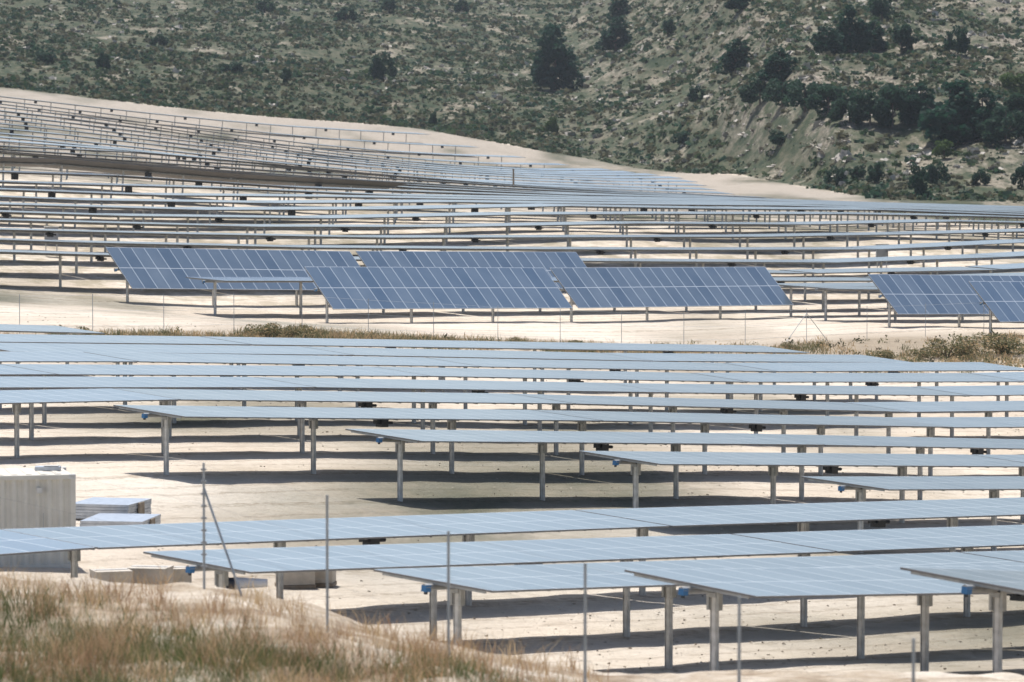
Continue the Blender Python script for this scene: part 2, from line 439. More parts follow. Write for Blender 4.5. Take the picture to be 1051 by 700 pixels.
# one-mesh far tracker
def far_mesh(tilt):
    b = module_table_mesh(0); b.tube((-.2, 0, 0), (TL + .2, 0, 0), .08, .08, m_galv, 5)
    ca, sa = math.cos(tilt), math.sin(tilt)
    b.v = [(x, y * ca - z * sa, y * sa + z * ca) for x, y, z in b.v]
    for x in (.8, 7.8, 14.8): b.box((x, 0, -1.3), (.12, .12, 2.5), m_post)
    b.box((10.6, -.1, -.3), (.45, .4, .5), m_dark)
    return b.mesh('solar_tracker')
TILT = math.radians(2.1)
me_far = far_mesh(TILT); me_far_away = far_mesh(math.radians(-12)); me_far_up = far_mesh(math.radians(5))
counter = [0]
used_labels = set()
LOOKS = {'flat': 'flat pale', 'blue': 'steeply tilted dark blue', 'away': 'tilted-away brown-backed'}
def trow(v): return .35 * math.sin(v * 1.7)
def place_tracker(v, u, look, rowname, idx, first=False, lastpost=False, short=False):
    x0, y0 = xy_of(u, v); x1, y1 = xy_of(u + TL, v); xm, ym = xy_of(u + TL / 2, v)
    zz = tps(np.array([x0, x1]), np.array([y0, y1])); z0, z1 = zz[0] + CZ, zz[1] + CZ
    slope = math.atan2(z1 - z0, TL)
    lab = f"{LOOKS[look]} solar table, {ordn(idx)} from left, {rowname}"
    if v > 262:
        me = me_far_away if look == 'away' else (me_far_up if v > 450 else me_far)
        o = link('solar_tracker', me, loc=(x0, y0, z0 + TUBE)); o.rotation_mode = 'XYZ'
        o.rotation_euler = (0, -slope, TH); o.scale = (1.026, 1, 1)
        tag(o, lab, 'solar tracker', 'solar trackers standing in long rows'); counter[0] += 1; return o
    r = empty('solar_tracker', (x0, y0, z0), TH)
    tag(r, lab, 'solar tracker', 'solar trackers standing in long rows'); counter[0] += 1
    tilt = {'flat': math.radians((4.3 if v < 68 else 2.9 if v < 100 else 3.7 if v < 180 else 1.6) + trow(v)), 'blue': math.radians(44), 'away': math.radians(-20)}[look]
    for nme, me in (('module_table', me_table), ('torque_tube', me_tube), ('support_rail', me_rail)):
        o = link(nme, me, r, (0, 0, TUBE)); o.rotation_euler = (tilt, -slope, 0)
        o.scale = (1.06 if 180 < v < 222 else 1.024, 1, 1)
    if nme == 'support_rail': o.name = 'support_rails'
    xs = [.8, 8.2, 15.6] if 180 < v < 222 else [.8, 7.8, 14.8]
    if lastpost: xs.append(20.0)
    ts = math.tan(slope)
    for xp in xs:
        p = link('post', me_post, r, (xp, 0, TUBE + xp * ts))
        if v < 130: link('bracket', me_brk, p, (0, 0, 0))
    xd = 10.9 + rng.uniform(-.3, .3)
    d = link('drive_motor', me_drive, r, (xd, -.1, TUBE + xd * ts - (.30 if look == 'blue' else .02))); d.rotation_euler = (0, -slope, 0)
    if first:
        c = link('control_box', me_ctrl, r, (-.18, 0, TUBE - .02)); c.rotation_euler = (tilt, -slope, 0)
    return r

def run_row(v, rowname, start=None, end=None, special=None, phase=0., PU=21.0):
    """start / end: pixel columns of the row's tube ends; None = runs out of the frame"""
    gap = start == 'gap'; gx = end
    if gap: start = end = None
    first = start is not None
    if start is not None: u0 = u_of(v, start)
    elif end is not None: u0 = u_of(v, end) - TL; 
    else: u0 = u_of(v, 0) + phase * PU
    if gap: u0 = u_of(v, gx)
    ulo = u_of(v, -15) if start is None else u0 - .1
    uhi = u_of(v, 1075) if end is None else u_of(v, end) + .1
    if start is None:
        while u0 + TL > ulo: u0 -= PU
        u0 += PU
    us = []; u = u0
    while u < uhi and (end is None or u + TL < uhi + 3): us.append(u); u += PU
    for i, u in enumerate(us):
        look = 'flat'
        if special:
            xs, ys = xy_of(u + TL / 2, v); pxm = xs / ys * F + 525.5
            look = special(pxm, i) or 'flat'
            if look == 'skip': continue
        place_tracker(v, u, look, rowname, i + 1, first=(first and i == 0), lastpost=(end is not None and i == len(us) - 1))

NEAR = [(55.1, 1000, None), (62.9, 708, None), (70.7, 443, None), (78.5, 200, None), (86.3, 'gap', 640), (94.1, 868, None),
        (101.9, 636, None), (109.7, 393, None), (117.5, 152, None), (125.3, None, None), (133.1, None, None), (140.9, None, None),
        (148.7, None, 1030), (156.5, None, 905), (164.3, None, 800), (172.0, None, 75)]
for k, (v, a, e) in enumerate(NEAR):
    run_row(v, f"{ordn(k + 1)} row from the camera", a, e, phase=(k * .37) % 1)
blue = lambda a, b: (lambda px, i: 'blue' if a < px < b else 'flat')
MID = [(184.0, 1009, None, blue(0, 2000)), (191.0, 905, None, blue(0, 2000)), (198.0, None, None, lambda px, i: 'flat' if px > 830 else 'skip'),
       (205.0, 326, None, blue(300, 800)), (212.0, 211, None, None), (219.0, 121, None, blue(100, 610))]
for k, (v, a, e, s) in enumerate(MID):
    run_row(v, f"{ordn(k + 1)} row beyond the road", a, e, s, phase=.2, PU=22.2)
v = 227.0; k = 7
while v < 300:
    run_row(v, f"{ordn(k)} row beyond the road", None, None, (lambda px, i: 'away') if abs(v - 307) < 3 else None, phase=(k * .41) % 1)
    v += 8; k += 1
run_row(307.0, f"{ordn(k)} row beyond the road", None, None, lambda px, i: 'away' if px < 380 else 'flat', phase=.3)
# far slope
FARX = [330, 400, 480, 560, 640, 700, 790]; FARE = [1100, 860, 730, 700, 620, 510, 320]
v = 352.; k += 1
while v < 745:
    run_row(v, f"{ordn(k)} row beyond the road", None, float(np.interp(v, FARX, FARE)), None, phase=(k * .29) % 1)
    v += 24.; k += 1
print('TRACKERS', counter[0])

# ------------------------------------------------------------------ yard: container and goods
def local_box(name, lab, cat, px, py_base, Y, build, rz=0., group=None):
    x = (px - 525.5) / F * Y; z = hz(x, Y) + CZ
    r = empty(name, (x, Y, z), rz); tag(r, lab, cat, group); build(r); return r
def container(r):
    L, Wd, Hh = 6.06, 2.44, 2.6
    b = MB(); n_ = 18; zs = (.12, Hh - .1)
    prof = []
    for i in range(n_ * 4 + 1):
        x = .12 + (L - .24) * i / (n_ * 4); ph = i % 4
        prof.append((x, 0.0 if ph in (0, 1) else .075))
    for side in (0, 1):
        i0 = len(b.v)
        for x, d in prof:
            y = .03 + d if side == 0 else Wd - .03 - d
            b.v += [(x - L, y, zs[0]), (x - L, y, zs[1])]
        for i in range(len(prof) - 1):
            a = i0 + 2 * i; f = (a, a + 2, a + 3, a + 1); b.f.append(f if side == 0 else f[::-1]); b.m.append(b.mi(m_cont))
    b.box((-L + .08, Wd / 2, Hh / 2), (.06, Wd - .1, Hh - .1), m_cont); b.box((-.07, Wd / 2, Hh / 2), (.06, Wd - .1, Hh - .1), m_cont)
    b.build('side_walls', r)
    b = MB()
    for x in (-L + .07, -.07):
        for y in (.07, Wd - .07): b.box((x, y, Hh / 2), (.14, .14, Hh), m_cont)
    for z in (.07, Hh - .06):
        for y in (.05, Wd - .05): b.box((-L / 2, y, z), (L - .28, .10, .12), m_cont)
    b.build('frame', r)
    b = MB(); b.box((-L / 2, Wd / 2, Hh - .02), (L - .24, Wd - .2, .05), m_roof)
    for i in range(14): b.box((-L + .4 + i * .4, Wd / 2, Hh + .012), (.16, Wd - .4, .012), m_roof)
    b.build('roof', r)
    for x in (-L + .09, -.09):
        for y in (.09, Wd - .09):
            for z in (.06, Hh - .05):
                b = MB(); b.box((x, y, z), (.19, .19, .125), m_post); b.build('corner_casting', r)
    b = MB(); b.box((-1.0, -.0, Hh - .42), (.16, .05, .16), m_post); b.build('vent', r)
    b = MB(); b.box((-.9, -.01, 1.3), (.02, .02, .5), m_galv); b.build('grab_rail', r)
def depth_for_top(px, pytop, h):
    Ys = np.linspace(100, 150, 400); xs = (px - 525.5) / F * Ys; g = height(xs, Ys) + h
    t = ray(px, pytop); return float(Ys[np.argmin(np.abs(g - Ys / t[1] * t[2]))])
YC = depth_for_top(70, 487, 2.6); print('YC', YC)
local_box('shipping_container', 'beige corrugated shipping container at the left edge behind the panels', 'container', 76, 0, YC, container, math.radians(12))
o = None
xc = (48 - 525.5) / F * (YC + 1.4)
b = MB(); b.box((0, 0, .05), (.7, .4, .1), m_alu); b.box((.1, 0, .11), (.4, .3, .04), m_tarp)
o = b.build('metal_bracket_bundle'); o.location = (xc, YC + 1.3, hz((76 - 525.5) / F * YC, YC) + CZ + 2.62); tag(o, 'small grey metal bundle lying on the container roof', 'metal bundle')
def module_stack(nl, L, Wd, m=m_alu):
    def f(r):
        b = MB(); 
        for k in range(3): b.box((0, (-.5 + .5 * k) * (Wd - .2), .06), (L, .1, .10), m_wood)
        b.build('pallet', r)
        b = MB(); z = .11
        for i in range(nl):
            b.box((rng.uniform(-.02, .02), rng.uniform(-.02, .02), z + .045), (L, Wd, .082), m); z += .092
        b.build('aluminium_frames', r)
        for s in (-1, 1):
            b = MB(); b.box((s * (L / 2 + .035), 0, z / 2 + .05), (.05, .5, z - .15), m_wood); b.build('end_brace', r)
    return f
YS1 = depth_for_top(112, 514, .57); print('YS1', YS1)
local_box('module_stack', 'tall silver stack of frames beside the container', 'frame stack', 112, 0, YS1, module_stack(5, 1.9, 2.2), math.radians(-14), 'frame stacks')
local_box('module_stack', 'low silver stack of frames in front of the taller stack', 'frame stack', 122, 0, YS1 - 3.2, module_stack(3, 1.9, 2.4), math.radians(-9), 'frame stacks')
def carton(L, Wd, Hh, lid=True):
    def f(r):
        b = MB(); b.box((0, 0, .06), (L, Wd, .10), m_wood); b.build('pallet', r)
        b = MB(); b.box((0, 0, .12 + Hh / 2), (L * .96, Wd * .96, Hh), m_card); b.build('carton_body', r)
        b = MB(); b.box((0, 0, .125 + Hh), (L * .98, Wd * .98, .05), m_card); b.box((0, 0, .16 + Hh), (L * .9, .06, .012), m_white); b.build('carton_lid', r)
    return f
CART = [(112, 124, 1.0, .9, .5, 'dull tan carton on a pallet, leftmost behind the nearest left table', .3), (152, 125, 1.1, .9, .55, 'dull tan carton with a dark lid edge on a pallet, second from the left', -.2),
        (178, 126, .9, .8, .45, 'small tan carton, third from the left between two panel rows', .1), (302, 128, 1.0, .9, .65, 'dull tan carton right of the white machine between two panel rows', .2),
        (326, 128.5, .9, .8, .6, 'dull tan carton farthest right of the cartons between two panel rows', -.1)]
for px, Y, L, Wd, Hh, lab, rz in CART: local_box('carton', lab, 'carton', px, 0, Y, carton(L, Wd, Hh), rz, 'cartons on pallets in the yard')
def tarp_pile(r):
    b = MB(); n_ = 22; L = 5.2
    for i in range(n_ + 1):
        x = -L / 2 + L * i / n_; h = .95 * (1 - (2 * i / n_ - 1) ** 4) + .15 + .06 * math.sin(i * 1.9)
        for j in range(9):
            a = math.pi * j / 8; b.v.append((x, -.9 * math.cos(a), h * math.sin(a) ** .7 if 0 < j < 8 else 0))
    for i in range(n_):
        for j in range(8):
            a = i * 9 + j; b.f.append((a, a + 9, a + 10, a + 1)); b.m.append(b.mi(m_tarp))
    o = b.build('tarpaulin', r)
    for p in o.data.polygons: p.use_smooth = True
    b = MB()
    for k in (-1.5, 0, 1.5): b.box((k, 0, .04), (.1, 1.9, .09), m_wood)
    b.build('pallet', r)
local_box('covered_pile', 'long pale pile under a grey tarpaulin beside the container', 'covered pile', 158, 0, 113.5, tarp_pile, math.radians(-6))
def machine(r):
    b = MB(); b.box((0, 0, .55), (.5, .5, .9), m_white); b.tube((.1, 0, 1.02), (.95, 0, 1.02), .15, .10, m_white, 12); b.build('housing', r)
    b = MB(); b.tube((-.05, -.3, 1.02), (.15, -.3, 1.02), .17, .17, m_dark, 14); b.box((-.22, -.1, 1.05), (.18, .3, .22), m_dark); b.build('motor', r)
    b = MB(); b.box((0, 0, .05), (.9, .9, .1), m_wood); b.build('pallet', r)
local_box('compressor', 'white machine with a dark round motor between the first two panel rows', 'machine', 234, 0, 117, machine)
def barrow(r):
    b = MB(); b.box((0, 0, .9), (.9, .5, .08), m_galv); b.box((-.3, 0, 1.0), (.3, .35, .22), m_dark); b.build('deck', r)
    for s in (-1, 1):
        b = MB(); b.tube((s * .35, 0, 0), (s * .3, 0, .9), .03, .03, m_galv); b.build('leg', r)
    b = MB(); b.tube((.1, 0, .95), (.25, 0, 1.2), .12, .14, m_white, 12); b.build('lamp_head', r)
local_box('work_stand', 'small metal stand with a white round head beside the container', 'work stand', 96, 0, 113, barrow)

def cabinet(lab, v, px):
    x, y, _ = on_row(v, px); z = hz(x, y) + CZ
    r = empty('inverter_cabinet', (x, y, z), .1); tag(r, lab, 'cabinet', 'inverter cabinets between the rows')
    b = MB(); b.box((0, 0, 1.5), (.95, .4, 1.05), m_cab); b.box((0, 0, 2.05), (1.05, .5, .05), m_roof); b.build('body', r)
    b = MB(); b.box((0, -.21, 1.5), (.82, .012, .92), m_cab); b.box((.3, -.225, 1.5), (.03, .02, .2), m_dark); b.build('door', r)
    for s in (-1, 1):
        b = MB(); b.box((s * .38, 0, .48), (.07, .07, 1.0), m_post); b.build('leg', r)
cabinet('grey inverter cabinet on legs right of a panel row above the blue tables', 232, 213)
cabinet('grey inverter cabinet on legs near the left edge, higher in the photo', 247, 53)
cabinet('grey inverter cabinet on legs behind the last pale row on the right', 238, 905)

def pole(px, py, Y, h, m, lab, name='marker_pole'):
    x = (px - 525.5) / F * Y; z = hz(x, Y) + CZ
    b = MB(); b.tube((0, 0, -.3), (0, 0, h), .14, .11, m, 8); b.box((0, 0, h + .05), (.34, .12, .10), m)
    o = b.build(name); o.location = (x, Y, z); tag(o, lab, 'pole')
pole(527, 187, 600, 4.2, m_wood, 'single brown wooden pole standing among the far rows')

# ------------------------------------------------------------------ near fence
m_fence = metal_mat('fence_steel', (.46, .49, .51), (.34, .37, .38), .5, .3)
fr = empty('perimeter_fence', (FXm[0], 85, hz(FXm[0], 85) + CZ)); tag(fr, 'thin grey wire fence with slim posts along the near bank', 'fence')
fo = np.array(fr.location)
tops = [475, 508, 545, 578, 612, 655]; tip = []
for i, (px, Y) in enumerate(FENX):
    x = (px - 525.5) / F * Y; zt = on_depth(px, tops[i], Y)[2] + CZ; zb = hz(x, Y) + CZ - .3
    b = MB()
    b.tube((x - fo[0], Y - fo[1], zb - fo[2]), (x - fo[0], Y - fo[1], zt - fo[2]), .024, .022, m_fence, 8)
    if i == 0:
        for k in range(9): b.box((x - fo[0], Y - fo[1], zt - fo[2] - .12 - k * .22), (.10, .05, .035), m_cab)
    b.build('post', fr); tip.append((x, Y, zt))
# brace
x, Y, zt = tip[0]; xb = x + .75; yb_ = Y - .6
b = MB(); b.tube((x - fo[0], Y - fo[1], zt - .45 - fo[2]), (xb - fo[0], yb_ - fo[1], hz(xb, yb_) + CZ - .1 - fo[2]), .022, .022, m_fence, 8); b.build('brace', fr)
# left continuation and right continuation of the wire
ext = [(-11.5, 92, tip[0][2] + .5)] + tip + [(7.0, 56.5, tip[-1][2] - .1)]
b = MB()
for a, c in zip(ext[:-1], ext[1:]):
    for k in (.05, .75, 1.45):
        p0 = (a[0] - fo[0], a[1] - fo[1], a[2] - k - fo[2]); p1 = (c[0] - fo[0], c[1] - fo[1], c[2] - k - fo[2])
        b.tube(p0, p1, .002, .002, m_dark, 3)
b.build('line_wire', fr)

# far road fence
ff = [(20, 331), (95, 334), (168, 337), (240, 340), (310, 343), (378, 346), (445, 348), (511, 350), (575, 351), (638, 352), (702, 353), (765, 354), (828, 355), (890, 356), (950, 357), (1010, 358), (1068, 359)]
pos = []
for px, py in ff:
    x, y, _ = on_row(184.5, px) ; pos.append((x, y, hz(x, y) + CZ))
r = empty('road_fence', pos[0]); tag(r, 'faint thin wire fence along the dirt road behind the near rows', 'fence')
for i, p in enumerate(pos):
    b = MB(); b.tube((p[0] - pos[0][0], p[1] - pos[0][1], p[2] - pos[0][2] - .2), (p[0] - pos[0][0], p[1] - pos[0][1], p[2] - pos[0][2] + 2.1), .019, .019, m_fence, 6)
    b.build('post', r)
    if i == 12:
        for s in (-1, 1):
            b = MB(); q0 = pos[i + s]; tt = .35
            e = [p[j] + (q0[j] - p[j]) * tt - pos[0][j] for j in range(3)]
            b.tube((p[0] - pos[0][0], p[1] - pos[0][1], p[2] - pos[0][2] + 1.8), e, .02, .02, m_fence, 6); b.build('brace', r)
b = MB()
for a, c in zip(pos[:-1], pos[1:]):
    for k in (.4, 1.2, 2.0):
        b.tube([a[j] - pos[0][j] + (k if j == 2 else 0) for j in range(3)], [c[j] - pos[0][j] + (k if j == 2 else 0) for j in range(3)], .006, .006, m_fence, 3)
b.build('line_wire', r)

# ------------------------------------------------------------------ vegetation
def quads_mesh(name, cen, size, mats_idx, mats, up=.35, aspect=1.):
    """random leaf-clump quads at the centres"""
    n_ = len(cen)
    a = nr.normal(size=(n_, 3)); a[:, 2] *= up; a /= np.linalg.norm(a, axis=1)[:, None]
    t = nr.normal(size=(n_, 3)); bb = np.cross(a, t); bb /= np.linalg.norm(bb, axis=1)[:, None]; 
    sz = size[:, None]
    v = np.stack([cen - a * sz - bb * sz * .6 * aspect, cen + a * sz * .8 - bb * sz * .7 * aspect, cen + a * sz + bb * sz * .6 * aspect, cen - a * sz * .7 + bb * sz * .8 * aspect], 1).reshape(-1, 3)
    me = bpy.data.meshes.new(name); me.vertices.add(len(v)); me.vertices.foreach_set('co', v.ravel())
    me.loops.add(n_ * 4); me.polygons.add(n_); me.loops.foreach_set('vertex_index', np.arange(n_ * 4))
    me.polygons.foreach_set('loop_start', np.arange(0, n_ * 4, 4)); me.polygons.foreach_set('loop_total', np.full(n_, 4))
    for m in mats: me.materials.append(m)
    me.polygons.foreach_set('material_index', mats_idx.astype(np.int32)); me.update(); return me
def crown_pts(lobes, n_):
    out = []
    w = np.array([l[3] ** 2 for l in lobes]); w = w / w.sum()
    ch = nr.choice(len(lobes), n_, p=w)
    d = nr.normal(size=(n_, 3)); d /= np.linalg.norm(d, axis=1)[:, None]
    rr = nr.uniform(.55, 1.06, n_) ** .6
    L = np.array(lobes)[ch]
    c = L[:, :3] + d * (L[:, 3] * rr)[:, None] * np.array([1, 1, .85])
    return c
def tree_proto(kind, seed):
    """unit tree, height 1; returns (crown mesh, trunk mesh)"""
    r_ = random.Random(seed); lobes = []
    if kind == 'pine':
        for i in range(26):
            t = r_.uniform(.12, .92); rad = .40 * (1 - t ** 2.0) ** .6 + .02; a = r_.uniform(0, 6.28); q_ = r_.uniform(.45, .85)
            lobes.append((math.cos(a) * rad * q_, math.sin(a) * rad * q_, t, r_.uniform(.12, .19) * (1.15 - .5 * t)))
        lobes.append((0, 0, .9, .09)); n_, s0, th = 2600, .034, .12
    else:
        for i in range(20):
            t = r_.uniform(.18, .85); rad = .55 * math.sqrt(max(0, 1 - (2 * (t - .42)) ** 2)) + .02; a = r_.uniform(0, 6.28); q_ = r_.uniform(.3, .95)
            lobes.append((math.cos(a) * rad * q_, math.sin(a) * rad * q_, t, r_.uniform(.13, .24)))
        n_, s0, th = 1900, .044, .2
    c = crown_pts(lobes, n_); c = c[c[:, 2] > .03]
    m = {'pine': m_pine, 'olive': m_olive, 'green': m_green}[kind]
    me = quads_mesh('crown', c, nr.uniform(.6, 1.3, len(c)) * s0, np.zeros(len(c)), [m], up=.6)
    b = MB(); b.tube((0, 0, -.05), (.01, 0, .45), .035, .022, m_bark, 7); b.tube((.01, 0, .45), (0, .01, .85), .022, .008, m_bark, 6)
    for i in range(5):
        a = r_.uniform(0, 6.28); z = r_.uniform(.15, .5); b.tube((0, 0, z), (math.cos(a) * .26, math.sin(a) * .26, z + .16), .014, .004, m_bark, 5)
    return me, b.mesh('trunk')
protos = {k: [tree_proto(k, s * 7 + i) for i in range(3)] for k, s in (('pine', 1), ('olive', 2), ('green', 3))}
def plant_tree(kind, px, py, hpx, wpx, name, lab, group=None):
    x, y, z = ground_px(px, py, 300.); s = F / y; hh = hpx / s; ww = wpx / s / (.86 if kind == 'pine' else 1.25)
    if 'grove' in lab: ww *= 1.25; hh *= 1.12
    me_c, me_t = protos[kind][rng.randrange(3)]
    r = empty(name, (x, y, z + CZ - .1), rng.uniform(0, 6.28)); r.scale = (ww, ww, hh); tag(r, lab, 'shrub' if 'shrub' in name or 'bush' in name else 'tree', group)
    link('crown', me_c, r); link('trunk', me_t, r)
TREES = [
 ('pine', 570, 93, 70, 52, 'pine_tree', 'large dark conical pine standing alone at the centre of the hillside'),
 ('pine', 632, 53, 36, 38, 'pine_tree', 'rounded dark pine up and right of the large lone pine'),
 ('pine', 635, 20, 26, 26, 'pine_tree', 'small dark pine cut by the top edge, right above the rounded pine'),
 ('pine', 755, 77, 38, 40, 'pine_tree', 'dark round pine left of a smaller one on the rocky slope'),
 ('pine', 801, 84, 32, 36, 'pine_tree', 'mid green pine just above the dense grove'),
 ('olive', 685, 38, 18, 18, 'round_shrub', 'small round dark shrub right of the rounded pine'),
 ('olive', 393, 84, 30, 28, 'round_shrub', 'dark bushy shrub on the left slope, largest there'),
 ('pine', 760, 10, 26, 32, 'pine_tree', 'dark pine cut by the top edge over the rocky slope'),
 ('pine', 848, 56, 30, 36, 'pine_tree', 'dark tree at the left end of the upper clump'),
 ('pine', 872, 54, 48, 40, 'pine_tree', 'tallest dark tree in the middle of the upper clump'),
 ('pine', 898, 52, 32, 30, 'pine_tree', 'dark tree at the right end of the upper clump'),
 ('olive', 925, 55, 30, 34, 'pine_tree', 'wide green tree just right of the upper clump'),
 ('olive', 983, 56, 30, 26, 'olive_tree', 'olive green tree alone near the upper right corner'),
 ('olive', 905, 20, 24, 28, 'olive_tree', 'green tree at the top edge above the upper clump'),
 ('green', 1040, 98, 22, 30, 'round_shrub', 'green shrub at the right edge above the grove'),
 ('olive', 780, 108, 26, 32, 'olive_tree', 'leftmost tree of the dense grove'),
 ('olive', 803, 110, 26, 34, 'olive_tree', 'second tree from the left in the dense grove'),
 ('olive', 826, 116, 30, 34, 'olive_tree', 'third tree from the left in the dense grove'),
 ('olive', 850, 118, 28, 36, 'olive_tree', 'fourth tree from the left in the dense grove'),
 ('olive', 872, 126, 32, 36, 'olive_tree', 'fifth tree from the left in the dense grove'),
 ('olive', 893, 130, 34, 34, 'olive_tree', 'sixth tree from the left in the dense grove'),
 ('olive', 916, 132, 40, 36, 'olive_tree', 'seventh tree from the left in the dense grove'),
 ('pine', 945, 128, 38, 38, 'pine_tree', 'dark pine at the left of the tallest grove pine'),
 ('pine', 975, 147, 58, 62, 'pine_tree', 'tallest broad dark pine of the dense grove'),
 ('pine', 1008, 144, 48, 40, 'pine_tree', 'dark pine right beside the tallest grove pine'),
 ('olive', 1032, 148, 36, 44, 'olive_tree', 'grey green tree low at the right edge of the grove'),
 ('olive', 1046, 130, 30, 34, 'olive_tree', 'upper grey green tree at the right edge of the grove'),
 ('olive', 858, 192, 22, 24, 'round_shrub', 'round dark shrub at the edge of the dirt track'),
 ('olive', 880, 184, 16, 22, 'round_shrub', 'small shrub second from the dirt track end'),
 ('olive', 897, 188, 22, 22, 'round_shrub', 'round shrub third from the dirt track end'),
 ('green', 969, 164, 18, 18, 'green_shrub', 'bright green shrub below the tallest grove pine'),
 ('olive', 944, 204, 38, 26, 'round_shrub', 'tall dark bushy shrub beside the last panel rows on the right'),
 ('olive', 962, 190, 24, 26, 'round_shrub', 'round shrub just right of the tall dark one'),
 ('olive', 1006, 190, 18, 20, 'round_shrub', 'small round shrub between two larger ones at right'),
 ('olive', 1048, 194, 24, 20, 'round_shrub', 'round shrub cut by the right edge above the panels'),
 ('green', 567, 138, 20, 14, 'green_shrub', 'bright green shrub near the far field edge below the lone pine'),
 ('olive', 445, 130, 16, 10, 'round_shrub', 'small dark upright shrub at the far field edge'),
 ('olive', 106, 72, 20, 16, 'round_shrub', 'small dark shrub on the left slope, nearest the field'),
 ('olive', 45, 66, 14, 24, 'round_shrub', 'low dark shrub at the far left of the slope'),
 ('olive', 163, 48, 14, 18, 'round_shrub', 'low dark shrub on the left slope above the others'),
 ('olive', 295, 87, 18, 14, 'round_shrub', 'small dark shrub left of the largest slope shrub'),
 ('olive', 240, 75, 12, 24, 'round_shrub', 'low wide shrub beside the pale rocks on the left slope'),
 ('olive', 355, 22, 16, 24, 'round_shrub', 'dark shrub near the top edge left of centre'),
 ('olive', 398, 14, 16, 20, 'round_shrub', 'dark shrub at the top edge left of centre'),
 ('olive', 474, 14, 16, 16, 'round_shrub', 'dark round shrub at the top edge near the centre'),
 ('olive', 272, 13, 14, 20, 'round_shrub', 'dark shrub at the top edge on the left slope'),
 ('olive', 700, 150, 14, 18, 'round_shrub', 'small shrub between the lone pine and the dense grove'),
 ('olive', 715, 106, 16, 16, 'round_shrub', 'small grey shrub left of the dense grove'),
 ('olive', 800, 150, 16, 22, 'round_shrub', 'low green shrub below the left of the grove'),
]
for t in TREES: plant_tree(t[0], t[1], t[2], t[3], t[4], t[5], t[6])

# hillside scrub as ground cover
def scatter(name, nsh, xr, yr, hr, keep, mats, nq=12, q0=.16, label=None, cat=None, flat=.6, up=.35):
    x = nr.uniform(0, 1, nsh); yy = yr[0] + (yr[1] - yr[0]) * nr.uniform(0, 1, nsh); x = xr(x, yy)
    z, d, rock, bm = height(x, yy, True); p = keep(x, yy, d, rock); k = nr.uniform(0, 1, nsh) < p
    x, yy, z = x[k], yy[k], z[k]; m_ = len(x)
    R = hr[0] + (hr[1] - hr[0]) * nr.uniform(0, 1, m_) ** 2.2
    dd = nr.normal(size=(m_, nq, 3)); dd /= np.linalg.norm(dd, axis=2)[:, :, None]; dd[:, :, 2] = np.abs(dd[:, :, 2])
    rad = nr.uniform(.5, 1, (m_, nq, 1))
    c = np.stack([x, yy, z + CZ], 1)[:, None, :] + dd * rad * R[:, None, None] * np.array([1, 1, flat * 1.4])
    c = c.reshape(-1, 3); sz = np.repeat(R, nq) * q0 / .5 * nr.uniform(.7, 1.3, m_ * nq)
    mi = np.repeat((nr.uniform(0, 1, m_) * len(mats)).astype(int), nq)
    me = quads_mesh(name, c, sz, mi, mats, up=up); o = link(name, me); tag(o, label, cat, kind='stuff'); return o
fan = lambda e: (lambda t, y: (t * 2 - 1) * (y * e + 4))
patch = lambda x, y: fbm(x / 18. + 3, y / 50. + 8, 3)
scatter('hillside_scrub', 95000, fan(.12), (780, 2000), (.3, 1.6), lambda x, y, d, r: (d > 3) * np.clip(.60 + 1.1 * patch(x, y) - .12 * r, .12, 1),
        [m_scrub, m_scrub, m_scrub2, m_olive, m_scrub2], 9, .19, 'low grey green scrub covering the hillside', 'scrub')
scatter('hillside_rocks', 16000, fan(.12), (850, 1900), (.25, 1.5), lambda x, y, d, r: (d > 30) * np.clip((.15 + .9 * r) * (.5 - 1.4 * patch(x, y)), 0, 1),
        [noisy('pale_rock', (.44, .40, .34), (.30, .27, .23), .5)], 5, .30, 'pale rocks scattered over the slope', 'rocks', .35)
# verge strip along the road
def vergekeep(x, y, d, r):
    v = -st * x + ct * y; u = x * ct + y * st; px = x / y * F + 525.5
    band = np.exp(-((v - 181.) / 2.0) ** 2)
    cl = np.interp(px, [0, 45, 60, 110, 150, 240, 260, 330, 350, 430, 470, 610, 650, 690, 740, 790, 860, 900, 1060], [.05, .1, .9, .9, .4, .5, 1, 1, .5, .8, .5, .6, .1, .3, .2, .3, .4, .7, 1.])
    right = (px > 860) * np.exp(-((v - 172) / 4.5) ** 2) * .45
    return np.clip(np.maximum(band * cl, right) * (.6 + 1.2 * fbm(x / 3., y / 5., 2)), 0, 1)
scatter('verge_weeds', 30000, fan(.118), (205, 330), (.15, .55), vergekeep, [m_bush, m_bush, m_straw, m_scrub2], 20, .07, 'olive and straw coloured weeds along the verge of the dirt road', 'weeds', .8, 1.2)
scatter('ground_stones', 11000, fan(.118), (92, 260), (.012, .042), lambda x, y, d, r: np.clip(.35 + 1.2 * patch(x * 3, y * 3), 0, 1),
        [noisy('stone', (.50, .44, .36), (.34, .29, .23), 2.)], 4, .45, 'small stones and clods scattered between the panel rows', 'stones', .4)
